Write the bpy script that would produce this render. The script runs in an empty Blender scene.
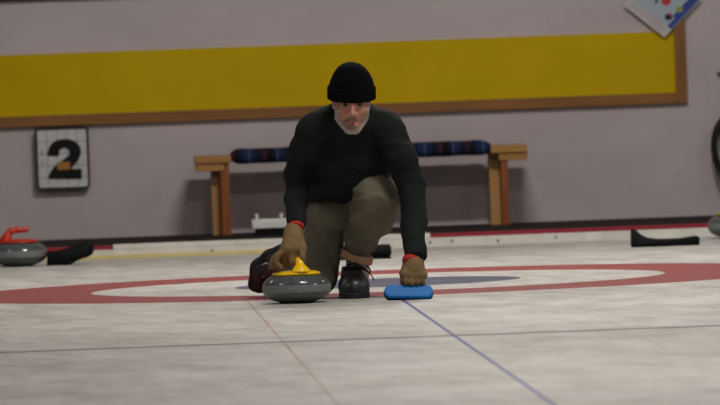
import bpy, bmesh, math, random
import numpy as np
from mathutils import Vector, Matrix
random.seed(4); np.random.seed(4)
SC = bpy.context.scene
COL = SC.collection
PI = math.pi

# ------------------------------------------------------------------ camera
CX, CD, CH, YAW, PIT, ROLL, FPX = -1.53066, 37.32063, 1.14413, .0392768, .0214078, -.0360732, 8780.4
fw = np.array([math.sin(YAW)*math.cos(PIT), math.cos(YAW)*math.cos(PIT), -math.sin(PIT)])
r0 = np.array([math.cos(YAW), -math.sin(YAW), 0]); u0 = np.cross(r0, fw)
rt = math.cos(ROLL)*r0 + math.sin(ROLL)*u0
up = -math.sin(ROLL)*r0 + math.cos(ROLL)*u0
CAM = np.array([CX, -CD, CH])
def P(px, py, Y):
    """point of the place seen at (px,py) in the photo, standing at depth Y"""
    d = fw + rt*(px-360)/FPX - up*(py-202.5)/FPX
    return CAM + d*((Y+CD)/d[1])
cd = bpy.data.cameras.new('camera'); co = bpy.data.objects.new('camera', cd); COL.objects.link(co)
M = Matrix(((rt[0], up[0], -fw[0], CX), (rt[1], up[1], -fw[1], -CD), (rt[2], up[2], -fw[2], CH), (0, 0, 0, 1)))
co.matrix_world = M
cd.sensor_width = 36; cd.lens = FPX/20; cd.clip_end = 300
cd.dof.use_dof = True; cd.dof.focus_distance = CD-2.2; cd.dof.aperture_fstop = 7.0
SC.camera = co

# ------------------------------------------------------------------ materials
def mat(name, col=(.5,.5,.5), rough=.6, spec=.4, metal=0):
    m = bpy.data.materials.new(name); m.use_nodes = True
    b = m.node_tree.nodes['Principled BSDF']
    b.inputs['Base Color'].default_value = (*col, 1); b.inputs['Roughness'].default_value = rough
    b.inputs['Specular IOR Level'].default_value = spec; b.inputs['Metallic'].default_value = metal
    return m
class NT:
    def __init__(s, m): s.m = m; s.t = m.node_tree; s.b = s.t.nodes['Principled BSDF']
    def n(s, typ, **kw):
        x = s.t.nodes.new(typ)
        for k, v in kw.items():
            if k.startswith('i_'):
                key = k[2:]; key = int(key) if key.isdigit() else key.replace('_', ' ')
                x.inputs[key].default_value = v
            else: setattr(x, k, v)
        return x
    def l(s, a, b): s.t.links.new(a, b)
    def coords(s, scale=(1,1,1), loc=(0,0,0)):
        tc = s.n('ShaderNodeTexCoord'); mp = s.n('ShaderNodeMapping')
        mp.inputs['Scale'].default_value = scale; mp.inputs['Location'].default_value = loc
        s.l(tc.outputs['Object'], mp.inputs[0]); return mp.outputs[0]
    def noise(s, scale, vec, detail=4, rough=.55):
        x = s.n('ShaderNodeTexNoise', i_Scale=scale, i_Detail=detail, i_Roughness=rough); s.l(vec, x.inputs['Vector']); return x.outputs[0]
    def math(s, op, a, b=None, c=None, clamp=False):
        x = s.n('ShaderNodeMath', operation=op, use_clamp=clamp)
        for i, v in enumerate((a, b, c)):
            if v is None: continue
            if isinstance(v, (int, float)): x.inputs[i].default_value = v
            else: s.l(v, x.inputs[i])
        return x.outputs[0]
    def ramp(s, fac, stops, interp='LINEAR'):
        x = s.n('ShaderNodeValToRGB'); x.color_ramp.interpolation = interp
        e = x.color_ramp.elements
        while len(e) < len(stops): e.new(.5)
        for i, (p, c) in enumerate(stops): e[i].position = p; e[i].color = (*c, 1)
        s.l(fac, x.inputs[0]); return x.outputs[0]
    def mix(s, fac, a, b, mode='MIX'):
        x = s.n('ShaderNodeMix', data_type='RGBA', blend_type=mode)
        if isinstance(fac, (int, float)): x.inputs[0].default_value = fac
        else: s.l(fac, x.inputs[0])
        for i, v in ((6, a), (7, b)):
            if isinstance(v, tuple): x.inputs[i].default_value = (*v, 1)
            else: s.l(v, x.inputs[i])
        return x.outputs[2]
    def bump(s, h, strength=.3, dist=.01):
        x = s.n('ShaderNodeBump', i_Strength=strength, i_Distance=dist); s.l(h, x.inputs['Height']); s.l(x.outputs[0], s.b.inputs['Normal'])
    def base(s, c): s.l(c, s.b.inputs['Base Color'])

def noisy(name, c1, c2, scale=30, rough=.7, spec=.3, bump=.3, dist=.004, stretch=(1,1,1), bscale=None, metal=0):
    m = mat(name, c1, rough, spec, metal); t = NT(m); v = t.coords(stretch)
    t.base(t.ramp(t.noise(scale, v), [(.3, c1), (.7, c2)]))
    if bump: t.bump(t.noise(bscale or scale*2, v), bump, dist)
    return m

# ice with its painted rings and lines
def ice_material():
    m = mat('ice', (.6,.58,.55), .42, .25); t = NT(m)
    tc = t.n('ShaderNodeTexCoord'); sp = t.n('ShaderNodeSeparateXYZ'); t.l(tc.outputs['Object'], sp.inputs[0])
    x, y = sp.outputs[0], sp.outputs[1]; front = t.math('LESS_THAN', y, -1.83)
    wob = t.math('MULTIPLY', t.math('SUBTRACT', t.noise(6, t.coords()), .5), .012)
    r = t.math('ADD', t.math('SQRT', t.math('ADD', t.math('MULTIPLY', x, x), t.math('MULTIPLY', y, y))), wob)
    def band(v, lo, hi, soft=.01):
        a = t.math('DIVIDE', t.math('SUBTRACT', v, lo-soft/2), soft, clamp=True)
        b = t.math('DIVIDE', t.math('SUBTRACT', hi+soft/2, v), soft, clamp=True)
        return t.math('MULTIPLY', a, b)
    # cloudy scraped ice, streaks run mostly across the sheet
    c1 = t.noise(1.0, t.coords((1.1, .75, 1)), 6, .6)
    mp2 = t.n('ShaderNodeMapping'); mp2.inputs['Rotation'].default_value = (0, 0, -.12); t.l(tc.outputs['Object'], mp2.inputs[0])
    mp3 = t.n('ShaderNodeMapping'); mp3.inputs['Scale'].default_value = (6.5, 2.2, 1); t.l(mp2.outputs[0], mp3.inputs[0])
    c2 = t.noise(1.0, mp3.outputs[0], 7, .7)
    c3 = t.noise(1.0, t.coords((40, 10, 1)), 3, .6)
    s = t.math('ADD', t.math('ADD', t.math('MULTIPLY', c1, .33), t.math('MULTIPLY', c2, .55)), t.math('MULTIPLY', c3, .12))
    ice = t.ramp(s, [(.36, (.35,.332,.305)), (.45, (.45,.43,.40)), (.51, (.525,.505,.475)), (.60, (.63,.612,.585))])
    s2 = t.math('MULTIPLY_ADD', c2, .5, .6)
    ed = t.math('MULTIPLY_ADD', c3, .3, .78)
    red = t.mix(c2, (.235,.030,.034), (.30,.055,.055)); blue = t.mix(c2, (.050,.058,.11), (.11,.11,.165))
    col = t.mix(t.math('MULTIPLY', band(r, 1.22, 1.83, .012), ed), ice, red)
    col = t.mix(t.math('MULTIPLY', band(r, -1, .61, .012), ed), col, blue)
    # lines
    col = t.mix(t.math('MULTIPLY', band(x, -.0075, .0075, .004), t.math('MULTIPLY', front, .95)), col, (.05,.07,.27))
    for sx in (-.604, .604):
        brk = t.math('MULTIPLY_ADD', t.noise(3, t.coords((1, .5, 1))), 1.2, -.1 if sx < 0 else -.42, clamp=True)
        col = t.mix(t.math('MULTIPLY', band(x, sx-.0045, sx+.0045, .004), t.math('MULTIPLY', brk, front)), col, (.34,.06,.06))
    hb = t.math('MULTIPLY_ADD', t.noise(5, t.coords((1.5, 0, 1), (3, 3, 0))), 1.2, .45, clamp=True)
    col = t.mix(t.math('MULTIPLY', band(y, -6.45, -6.34, .03), hb), col, (.065,.055,.055))
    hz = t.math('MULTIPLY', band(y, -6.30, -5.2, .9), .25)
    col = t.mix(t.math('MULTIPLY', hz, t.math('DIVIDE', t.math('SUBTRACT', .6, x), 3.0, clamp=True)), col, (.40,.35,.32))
    col = t.mix(t.math('MULTIPLY', band(y, -.02, .02, .02), .35), col, (.18,.17,.22))
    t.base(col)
    hgt = t.math('ADD', t.math('MULTIPLY', t.noise(1, t.coords((160, 160, 1)), 2), .5), t.math('MULTIPLY', c2, 2.0))
    t.bump(hgt, .12, .003)
    # thin glossy water/ice film over the diffuse body
    gl = t.n('ShaderNodeBsdfGlossy', i_Roughness=.16); gl.inputs['Color'].default_value = (1,1,1,1)
    ms = t.n('ShaderNodeMixShader', i_0=.055)
    out = t.t.nodes['Material Output']
    t.b.inputs['Roughness'].default_value = .55; t.b.inputs['Specular IOR Level'].default_value = .12
    t.l(t.b.outputs[0], ms.inputs[1]); t.l(gl.outputs[0], ms.inputs[2]); t.l(ms.outputs[0], out.inputs['Surface'])
    return m

def wall_material():
    m = mat('painted_block_wall', (.5,.48,.48), .6, .3); t = NT(m)
    tc = t.n('ShaderNodeTexCoord'); sp = t.n('ShaderNodeSeparateXYZ'); t.l(tc.outputs['Object'], sp.inputs[0])
    cb = t.n('ShaderNodeCombineXYZ'); t.l(sp.outputs[0], cb.inputs[0]); t.l(sp.outputs[2], cb.inputs[1])
    br = t.n('ShaderNodeTexBrick', i_Scale=1.0, i_Mortar_Size=.006, i_Brick_Width=.4, i_Row_Height=.2, i_Mortar_Smooth=.5)
    t.l(cb.outputs[0], br.inputs['Vector'])
    br.inputs['Color1'].default_value = (1,1,1,1); br.inputs['Color2'].default_value = (.985,.985,.985,1); br.inputs['Mortar'].default_value = (.955,.95,.95,1)
    n = t.noise(1.6, t.coords((1, 1, 1.6)), 5)
    c = t.ramp(n, [(.3, (.54,.47,.485)), (.7, (.63,.555,.57))])
    c = t.mix(.8, c, br.outputs[0], 'MULTIPLY')
    # scuffs near the foot of the wall
    sc = t.math('MULTIPLY', t.math('GREATER_THAN', t.noise(9, t.coords((1, 1, 2), (2, 0, 0)), 5), .66), t.math('LESS_THAN', sp.outputs[2], .3))
    c = t.mix(t.math('MULTIPLY', sc, .12), c, (.2,.16,.16))
    t.base(c); t.bump(br.outputs['Fac'], .08, -.003)
    return m

def wood_material(name, a, b, axis='x'):
    m = mat(name, a, .5, .35); t = NT(m)
    st = {'x': (1.2, 14, 14), 'z': (14, 14, 1.2)}[axis]
    t.base(t.ramp(t.noise(2.2, t.coords(st), 5, .6), [(.3, a), (.7, b)])); t.bump(t.noise(6, t.coords(st)), .2, .002)
    return m

def plaid_material():
    m = mat('navy_striped_cloth', (.02,.03,.08), .85, .15); t = NT(m)
    tc = t.n('ShaderNodeTexCoord'); sp = t.n('ShaderNodeSeparateXYZ'); t.l(tc.outputs['Object'], sp.inputs[0])
    fr = t.math('FRACT', t.math('MULTIPLY_ADD', sp.outputs[0], 3.4, .15))
    nv, bl, lt, rd, bk = (.008,.011,.028), (.014,.026,.085), (.07,.085,.14), (.05,.014,.022), (.005,.005,.009)
    t.base(t.ramp(fr, [(0, nv), (.12, bl), (.22, lt), (.25, bl), (.34, nv), (.46, rd), (.54, bk), (.62, nv), (.70, lt), (.725, bl), (.84, nv), (.93, rd)], 'CONSTANT'))
    t.bump(t.noise(220, t.coords()), .4, .002); return m

def granite(name, a, b, rough):
    m = mat(name, a, rough, .5); t = NT(m); v = t.coords()
    t.base(t.ramp(t.noise(240, v, 2), [(.35, a), (.65, b)])); return m

MT = dict(
    ice=ice_material(), wall=wall_material(),
    yellow=noisy('yellow_paint', (.62,.42,.001), (.68,.465,.002), 3, .6, .12, .1),
    trimwood=wood_material('stained_trim_wood', (.22,.090,.020), (.34,.150,.035)),
    trimwood_z=wood_material('stained_trim_wood_upright', (.22,.090,.020), (.34,.150,.035), 'z'),
    pine=wood_material('pine_wood', (.38,.18,.05), (.50,.255,.08)),
    pine_z=wood_material('pine_wood_upright', (.42,.215,.07), (.56,.31,.12), 'z'),
    redwood=wood_material('red_stained_wood', (.24,.06,.014), (.33,.095,.022), 'z'),
    plaid=plaid_material(),
    white=noisy('white_paint', (.80,.79,.77), (.86,.85,.83), 20, .5, .3, .1),
    kerb=noisy('kerb_white_paint', (.60,.57,.52), (.78,.76,.71), 7, .5, .3, .2),
    yellowtape=noisy('yellow_line_paint', (.62,.48,.16), (.70,.58,.26), 9, .6, .3, .1),
    redpaint=noisy('red_paint', (.24,.012,.025), (.30,.02,.035), 15, .5, .3, .1),
    rubber=noisy('black_rubber', (.005,.005,.006), (.010,.010,.011), 40, .8, .15, .3),
    darkmat=noisy('dark_walkway_rubber', (.022,.017,.017), (.04,.032,.03), 12, .9, .1, .3),
    black=noisy('black_plastic', (.010,.010,.012), (.018,.018,.02), 60, .4, .4, .1),
    signwhite=noisy('sign_white', (.60,.60,.61), (.70,.70,.71), 12, .5, .3, .05),
    signline=mat('sign_grid_grey', (.12,.12,.14), .7),
    signblack=mat('numeral_black', (.008,.008,.010), .6, .2),
    orange=mat('orange_tag', (.45,.19,.05), .6),
    stone=granite('polished_granite', (.035,.042,.045), (.11,.125,.13), .16),
    band=granite('rough_granite_band', (.09,.10,.10), (.22,.235,.23), .6),
    stonelow=granite('lower_granite', (.035,.042,.042), (.11,.12,.12), .35),
    yplastic=mat('yellow_plastic', (.92,.56,.004), .32, .5),
    rplastic=mat('red_plastic', (.48,.022,.006), .35, .5),
    gplastic=mat('yellow_green_plastic', (.35,.36,.05), .35, .5),
    blue=noisy('blue_brush_plastic', (.004,.14,.46), (.007,.17,.51), 20, .5, .22, .05),
    navy=mat('dark_navy_pad', (.006,.010,.035), .8, .2),
    skin=None, poster=noisy('poster_paper', (.56,.54,.54), (.60,.58,.58), 10, .4, .3, 0),
    pblue=mat('poster_blue', (.03,.06,.32), .4), ppale=mat('poster_pale_blue', (.42,.50,.58), .4), pred=mat('poster_red', (.55,.03,.03), .4),
    pblack=mat('poster_black', (.012,.012,.014), .4), pgreen=mat('poster_green', (.30,.36,.05), .4),
    pdkgreen=mat('poster_dark_green', (.03,.10,.04), .4), pgrey=mat('poster_print_grey', (.42,.41,.44), .5), ppink=mat('poster_print_pink', (.60,.40,.40), .5),
    cable=mat('black_cable', (.012,.012,.013), .45, .4),
)

# ------------------------------------------------------------------ object helpers
def tag(o, label=None, cat=None, group=None, kind=None):
    for k, v in (('label', label), ('category', cat), ('group', group), ('kind', kind)):
        if v: o[k] = v
    return o
def thing(name, loc, label, cat, group=None):
    o = bpy.data.objects.new(name, None); COL.objects.link(o); o.location = loc; o.empty_display_size = .1
    return tag(o, label, cat, group)
def origin(o):
    v = Vector((0,0,0))
    while o is not None: v += o.location; o = o.parent
    return v
def link(name, me, m, parent=None, smooth=True, org=None):
    o = bpy.data.objects.new(name, me); COL.objects.link(o)
    if m: me.materials.append(m)
    off = origin(parent) if parent else Vector(org if org is not None else (0,0,0))
    if off.length: me.transform(Matrix.Translation(-off))
    if parent: o.parent = parent
    else: o.location = off
    if smooth: me.polygons.foreach_set('use_smooth', [True]*len(me.polygons))
    me.update(); return o
def from_bm(name, bm, m, parent=None, smooth=False, org=None):
    bmesh.ops.recalc_face_normals(bm, faces=bm.faces)
    me = bpy.data.meshes.new(name); bm.to_mesh(me); bm.free(); return link(name, me, m, parent, smooth, org)
def add_box(bm, lo, hi, bev=0, mtx=None):
    r = bmesh.ops.create_cube(bm, size=1); vs = r['verts']
    for v in vs:
        v.co = Vector([lo[i]+(v.co[i]+.5)*(hi[i]-lo[i]) for i in range(3)])
    es = list({e for v in vs for e in v.link_edges})
    if bev:
        g = bmesh.ops.bevel(bm, geom=es, offset=bev, segments=2, affect='EDGES', profile=.6)
        vs = list({v for v in g['verts']} | {v for v in vs if v.is_valid})
    if mtx:
        for v in vs: v.co = mtx @ v.co
    return vs
def box(name, lo, hi, m, parent=None, bev=0, mtx=None, org=None):
    bm = bmesh.new(); add_box(bm, lo, hi, bev, mtx); return from_bm(name, bm, m, parent, False, org)
def add_tube(bm, pts, rad, seg=10, closed=False, sub=6):
    pts = [Vector(p) for p in pts]; n = len(pts)
    rs = rad if isinstance(rad, (list, tuple)) else [rad]*n
    out = []; R = []
    rng = range(n if closed else n-1)
    for i in rng:
        def g(k): return pts[k % n] if closed else pts[max(0, min(n-1, k))]
        a, b, c, d = g(i-1), g(i), g(i+1), g(i+2)
        for s in range(sub):
            t = s/sub
            out.append(.5*((2*b)+(c-a)*t+(2*a-5*b+4*c-d)*t*t+(3*b-a-3*c+d)*t**3)); R.append(rs[i]*(1-t)+rs[(i+1) % n]*t)
    if not closed: out.append(pts[-1]); R.append(rs[-1])
    m = len(out); rings = []; nrm = None
    for i in range(m):
        T = (out[(i+1) % m]-out[i-1]) if closed else (out[min(i+1, m-1)]-out[max(i-1, 0)])
        T.normalize()
        if nrm is None:
            nrm = T.orthogonal().normalized()
        else:
            nrm = (nrm-T*nrm.dot(T)).normalized()
        bn = T.cross(nrm)
        rings.append([bm.verts.new(out[i]+R[i]*(math.cos(2*PI*k/seg)*nrm+math.sin(2*PI*k/seg)*bn)) for k in range(seg)])
    for i in range(m if closed else m-1):
        A, B = rings[i], rings[(i+1) % m]
        for k in range(seg):
            bm.faces.new((A[k], A[(k+1) % seg], B[(k+1) % seg], B[k]))
    if not closed: bm.faces.new(rings[0]); bm.faces.new(rings[-1])
def tube(name, pts, rad, m, parent=None, seg=10, closed=False, sub=6, org=None):
    bm = bmesh.new(); add_tube(bm, pts, rad, seg, closed, sub); return from_bm(name, bm, m, parent, True, org)
def lathe(name, prof, c, m, parent=None, seg=64, tilt=None):
    bm = bmesh.new(); c = Vector(c); rings = []
    for (r, z) in prof:
        if r < 1e-6: rings.append([bm.verts.new(c+Vector((0,0,z)))])
        else: rings.append([bm.verts.new(c+Vector((r*math.cos(2*PI*k/seg), r*math.sin(2*PI*k/seg), z))) for k in range(seg)])
    for A, B in zip(rings, rings[1:]):
        for k in range(seg):
            j = (k+1) % seg
            if len(A) == 1: bm.faces.new((A[0], B[k], B[j]))
            elif len(B) == 1: bm.faces.new((A[k], A[j], B[0]))
            else: bm.faces.new((A[k], A[j], B[j], B[k]))
    return from_bm(name, bm, m, parent, True)
def prism(name, poly, y0, y1, m, parent=None, bev=0, org=None):
    """poly: list of (x,z) ; solid between depths y0 and y1"""
    bm = bmesh.new()
    A = [bm.verts.new((x, y0, z)) for x, z in poly]; B = [bm.verts.new((x, y1, z)) for x, z in poly]
    bm.faces.new(A); bm.faces.new(B[::-1])
    for i in range(len(poly)):
        j = (i+1) % len(poly); bm.faces.new((A[i], B[i], B[j], A[j]))
    if bev: bmesh.ops.bevel(bm, geom=list(bm.edges), offset=bev, segments=3, affect='EDGES')
    return from_bm(name, bm, m, parent, bev > 0, org)

# ------------------------------------------------------------------ implicit surfaces
def V3(a): return np.asarray(a, dtype=np.float32)
def rc(p, a, b, ra, rb):
    a, b = V3(a), V3(b); ba = b-a; L = float(ba@ba)+1e-9
    q = [p[i]-a[i] for i in range(3)]
    t = np.clip((q[0]*ba[0]+q[1]*ba[1]+q[2]*ba[2])/L, 0, 1)
    return np.sqrt((q[0]-t*ba[0])**2+(q[1]-t*ba[1])**2+(q[2]-t*ba[2])**2)-(ra+(rb-ra)*t)
def chain(p, pts, rs, k=.02):
    d = None
    for i in range(len(pts)-1):
        e = rc(p, pts[i], pts[i+1], rs[i], rs[i+1]); d = e if d is None else smin(d, e, k)
    return d
def ell(p, c, r):
    q = [p[i]-c[i] for i in range(3)]
    k0 = np.sqrt((q[0]/r[0])**2+(q[1]/r[1])**2+(q[2]/r[2])**2); k1 = np.sqrt((q[0]/r[0]**2)**2+(q[1]/r[1]**2)**2+(q[2]/r[2]**2)**2)+1e-6
    return k0*(k0-1)/k1
def smin(a, b, k):
    h = np.clip(.5+.5*(b-a)/k, 0, 1); return b*(1-h)+a*h-k*h*(1-h)
def smax(a, b, k): return -smin(-a, -b, k)
def plane(p, c, n):
    n = V3(n); n = n/np.linalg.norm(n); return (p[0]-c[0])*n[0]+(p[1]-c[1])*n[1]+(p[2]-c[2])*n[2]
def wrinkle(p, f, seed=0, ax=(1,1,1)):
    rs = np.random.RandomState(seed); x, y, z = p[0]*ax[0], p[1]*ax[1], p[2]*ax[2]; o = 0
    wx = np.sin(f*.6*y+seed)+np.sin(f*.5*z+1.3*seed)
    for i in range(5):
        d = rs.normal(size=3); d /= np.linalg.norm(d); ff = f*(.7+.35*i)
        o = o+np.sin(ff*(d[0]*x+d[1]*y+d[2]*z)+rs.rand()*6.3+wx*1.1)/(1+.4*i)
    return o/2.6
def nets(fn, lo, hi, h, axes=None):
    ax = axes or [np.arange(lo[i], hi[i]+h, h, dtype=np.float32) for i in range(3)]
    G = np.meshgrid(*ax, indexing='ij'); F = fn(G).astype(np.float32)
    s = F < 0; n = F.shape
    cs = np.zeros([k-1 for k in n], np.int8)
    for i in (0,1):
        for j in (0,1):
            for k in (0,1): cs += s[i:n[0]-1+i, j:n[1]-1+j, k:n[2]-1+k]
    act = (cs > 0) & (cs < 8); idx = -np.ones(cs.shape, np.int64); I = np.argwhere(act); idx[act] = np.arange(len(I))
    acc = np.zeros((len(I), 3)); cnt = np.zeros(len(I))
    C = [(i,j,k) for i in (0,1) for j in (0,1) for k in (0,1)]
    for a in C:
        for d in range(3):
            if a[d]: continue
            b = list(a); b[d] = 1
            fa = F[I[:,0]+a[0], I[:,1]+a[1], I[:,2]+a[2]]; fb = F[I[:,0]+b[0], I[:,1]+b[1], I[:,2]+b[2]]
            m = (fa < 0) != (fb < 0); t = np.where(m, fa/(fa-fb+1e-12), 0)
            pt = np.tile(np.array(a, float), (len(I), 1)); pt[:, d] = t
            acc[m] += pt[m]; cnt[m] += 1
    fr = I+acc/cnt[:, None]
    Vt = np.stack([np.interp(fr[:, i], np.arange(len(ax[i])), ax[i]) for i in range(3)], 1)
    quads = []
    for d in range(3):
        e, f = [(1,2),(2,0),(0,1)][d]
        sl = [slice(None)]*3; sl2 = [slice(None)]*3
        sl[d] = slice(0, n[d]-1); sl2[d] = slice(1, n[d])
        ch = s[tuple(sl)] != s[tuple(sl2)]
        for ax_ in (e, f):
            w = [slice(None)]*3; w[ax_] = [0, -1]; ch[tuple(w)] = False
        J = np.argwhere(ch); flip = s[tuple(sl)][ch]
        def cell(de, df):
            q = J.copy(); q[:, e] -= de; q[:, f] -= df; return idx[q[:,0], q[:,1], q[:,2]]
        Q = np.stack([cell(1,1), cell(0,1), cell(0,0), cell(1,0)], 1)
        Q[~flip] = Q[~flip][:, ::-1]; quads.append(Q)
    return Vt, np.concatenate(quads)
def sdf(name, fn, lo, hi, h, m, parent=None, org=None, mtx=None):
    v, q = nets(fn, lo, hi, h)
    if mtx is not None: v = v@np.array(mtx.to_3x3()).T+np.array(mtx.translation)
    me = bpy.data.meshes.new(name)
    me.vertices.add(len(v)); me.vertices.foreach_set('co', v.astype(np.float32).ravel())
    me.loops.add(len(q)*4); me.loops.foreach_set('vertex_index', q.ravel().astype(np.int32))
    me.polygons.add(len(q)); me.polygons.foreach_set('loop_start', np.arange(len(q), dtype=np.int32)*4)
    me.update(calc_edges=True); me.validate()
    return link(name, me, m, parent, True, org)
def bounds(pts, pad):
    a = np.array(pts); return a.min(0)-pad, a.max(0)+pad

# ------------------------------------------------------------------ the setting
YW = 7.15
tag(box('floor', (-9, -40, -.2), (9, 5.46, 0), MT['ice']), kind='structure')
tag(box('floor', (-9, 5.50, -.2), (9, YW+.1, .060), MT['darkmat']), kind='structure')
tag(box('wall_back', (-9, YW, -.2), (9, YW+.25, 3.6), MT['wall']), kind='structure')
xa = P(113, 245, 5.46)[0]; xb = P(430, 240, 5.46)[0]
bm = bmesh.new(); x = -9.0; random.seed(7)
while x < 9:                                      # kerb boards, butted with thin joints, plus bolt heads
    w = 1.22; hgt = .043
    add_box(bm, (x+.0004, 5.40, -.02), (min(9, x+w)-.0004, 5.46, hgt), .0015); x += w
tag(from_bm('trim_1', bm, MT['kerb']), kind='structure')
tag(box('trim_2', (-9, 5.461, -.02), (9, 5.50, .063), MT['redpaint'], bev=.002), kind='structure')
tag(box('trim_3', (xa, 5.425, .0435), (xb, 5.460, .068), MT['kerb'], bev=.004), kind='structure')
xy0, xy1 = P(60, 258, 5.4)[0], P(330, 252, 5.4)[0]
tag(box('trim_4', (xy0-3, 5.375, -.01), (xy1, 5.3995, .016), MT['yellowtape'], bev=.002), kind='structure')
bm = bmesh.new()
for px in (212, 296, 452, 498, 556, 430):
    q = P(px, 240, 5.4); z = .025+random.uniform(-.006, .006)
    bmesh.ops.create_cone(bm, cap_ends=True, segments=10, radius1=.006, radius2=.005, depth=.012, matrix=Matrix.Translation((q[0], 5.397, z)) @ Matrix.Rotation(PI/2, 4, 'X'))
tag(from_bm('trim_5', bm, MT['signline']), kind='structure')
zt = P(10, 1.2, YW)[2]
tag(box('trim_6', (-9, YW-.03, zt), (9, YW, zt+.14), MT['darkmat'], bev=.003), kind='structure')

# yellow panel framed with stained wood
Yp = YW-.012
a = P(0, 54.5, Yp); b = P(675, 33, Yp); c = P(675, 93.5, Yp); d = P(0, 116.5, Yp)
zT = (a[2]+b[2])/2+.002; zB = (c[2]+d[2])/2; xR = (b[0]+c[0])/2; xL = -4.6
pnl = thing('yellow_wall_panel', (0, YW, zB), 'long yellow painted panel on the back wall, edged in brown wood', 'panel')
box('painted_board', (xL, YW-.012, zB), (xR, YW-.001, zT), MT['yellow'], pnl, .002)
tw = 10.6/196
tag(box('bottom_rail', (xL-tw, YW-.035, zB-tw), (xR, YW-.001, zB), MT['trimwood'], pnl, .003), 'brown wooden rail under the yellow board')
tag(box('end_rail', (xR, YW-.035, zB-tw), (xR+tw, YW-.001, P(680, 14, YW)[2]), MT['trimwood_z'], pnl, .003), 'upright brown wooden rail at the right end')
box('end_rail', (xL-tw, YW-.035, zB), (xL, YW-.001, zT), MT['trimwood_z'], pnl, .003)

# number sign
def sign():
    Ys = YW-.05
    l, r = P(36, 160, Ys)[0], P(89.5, 158, Ys)[0]; t, b = P(62, 127.0, Ys)[2], P(64, 189.2, Ys)[2]
    s = thing('number_sign', ((l+r)/2, YW, b), 'white square sign with a big black numeral 2, hung on the wall at left', 'sign')
    w = (r-l)/2; h = (t-b)/2; cx, cz = (l+r)/2, (t+b)/2
    def rr(w, h, rad, n=6):
        out = []
        for (sx, sz, a0) in ((1,1,0),(-1,1,90),(-1,-1,180),(1,-1,270)):
            for i in range(n+1):
                an = math.radians(a0+90*i/n); out.append((cx+sx*(w-rad)+rad*math.cos(an), cz+sz*(h-rad)+rad*math.sin(an)))
        return out
    A, B = rr(w, h, .022), rr(w-.0105, h-.0105, .013)
    bm = bmesh.new(); L = []
    for y in (Ys-.008, YW-.002):
        L.append(([bm.verts.new((x, y, z)) for x, z in A], [bm.verts.new((x, y, z)) for x, z in B]))
    n = len(A)
    for i in range(n):
        j = (i+1) % n
        bm.faces.new((L[0][0][i], L[0][0][j], L[0][1][j], L[0][1][i])); bm.faces.new((L[1][0][i], L[1][0][j], L[1][1][j], L[1][1][i]))
        bm.faces.new((L[0][0][i], L[0][0][j], L[1][0][j], L[1][0][i])); bm.faces.new((L[0][1][i], L[0][1][j], L[1][1][j], L[1][1][i]))
    tag(from_bm('frame', bm, MT['black'], s), 'black rounded frame')
    bm = bmesh.new(); add_box(bm, (l+.01, Ys, b+.01), (r-.01, Ys+.012, t-.01))
    from_bm('face_plate', bm, MT['signwhite'], s)
    bm = bmesh.new()
    for i in range(1, 5):
        z = b+(t-b)*i/5.2; add_box(bm, (l+.012, Ys-.0012, z-.0011), (r-.012, Ys+.001, z+.0011))
        x_ = l+(r-l)*(i+.15)/5.3; add_box(bm, (x_-.0011, Ys-.0013, b+.012), (x_+.0011, Ys+.001, t-.012))
    add_box(bm, (l+.028, Ys-.0014, cz-.03), (l+.033, Ys+.001, cz-.01)); add_box(bm, (l+.026, Ys-.0014, cz+.02), (l+.030, Ys+.001, cz+.045))
    tag(from_bm('grid_lines', bm, MT['signline'], s), 'thin grey grid lines')
    # the numeral, drawn as a heavy slab 2
    def q(u, v):  # u,v in crop pixels of the sign (0..362, 0..405)
        return (P(30+u/5.324, 122+v/5.324, Ys)[0], P(30+u/5.324, 122+v/5.324, Ys)[2])
    outer = [(96,180),(97,150),(108,122),(130,103),(160,93),(190,90),(222,95),(250,110),(268,135),(272,163),(264,190),(250,212),(232,232),(220,250),(276,250),(276,302),(98,302),(104,275),(120,248),(140,228),(160,212),(182,196),(204,182),(212,165),(207,148),(192,138),(175,137),(160,145),(155,160),(154,180)]
    poly = [q(*p) for p in outer]
    prism('numeral', poly, Ys-.006, Ys-.0005, MT['signblack'], s)
    p0 = q(144, 214); p1 = q(214, 254)
    tag(box('clip_tag', (p0[0], Ys-.014, p1[1]), (p1[0], Ys-.0062, p0[1]), MT['orange'], s, .002), 'small orange tag across the numeral')
sign()

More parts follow.
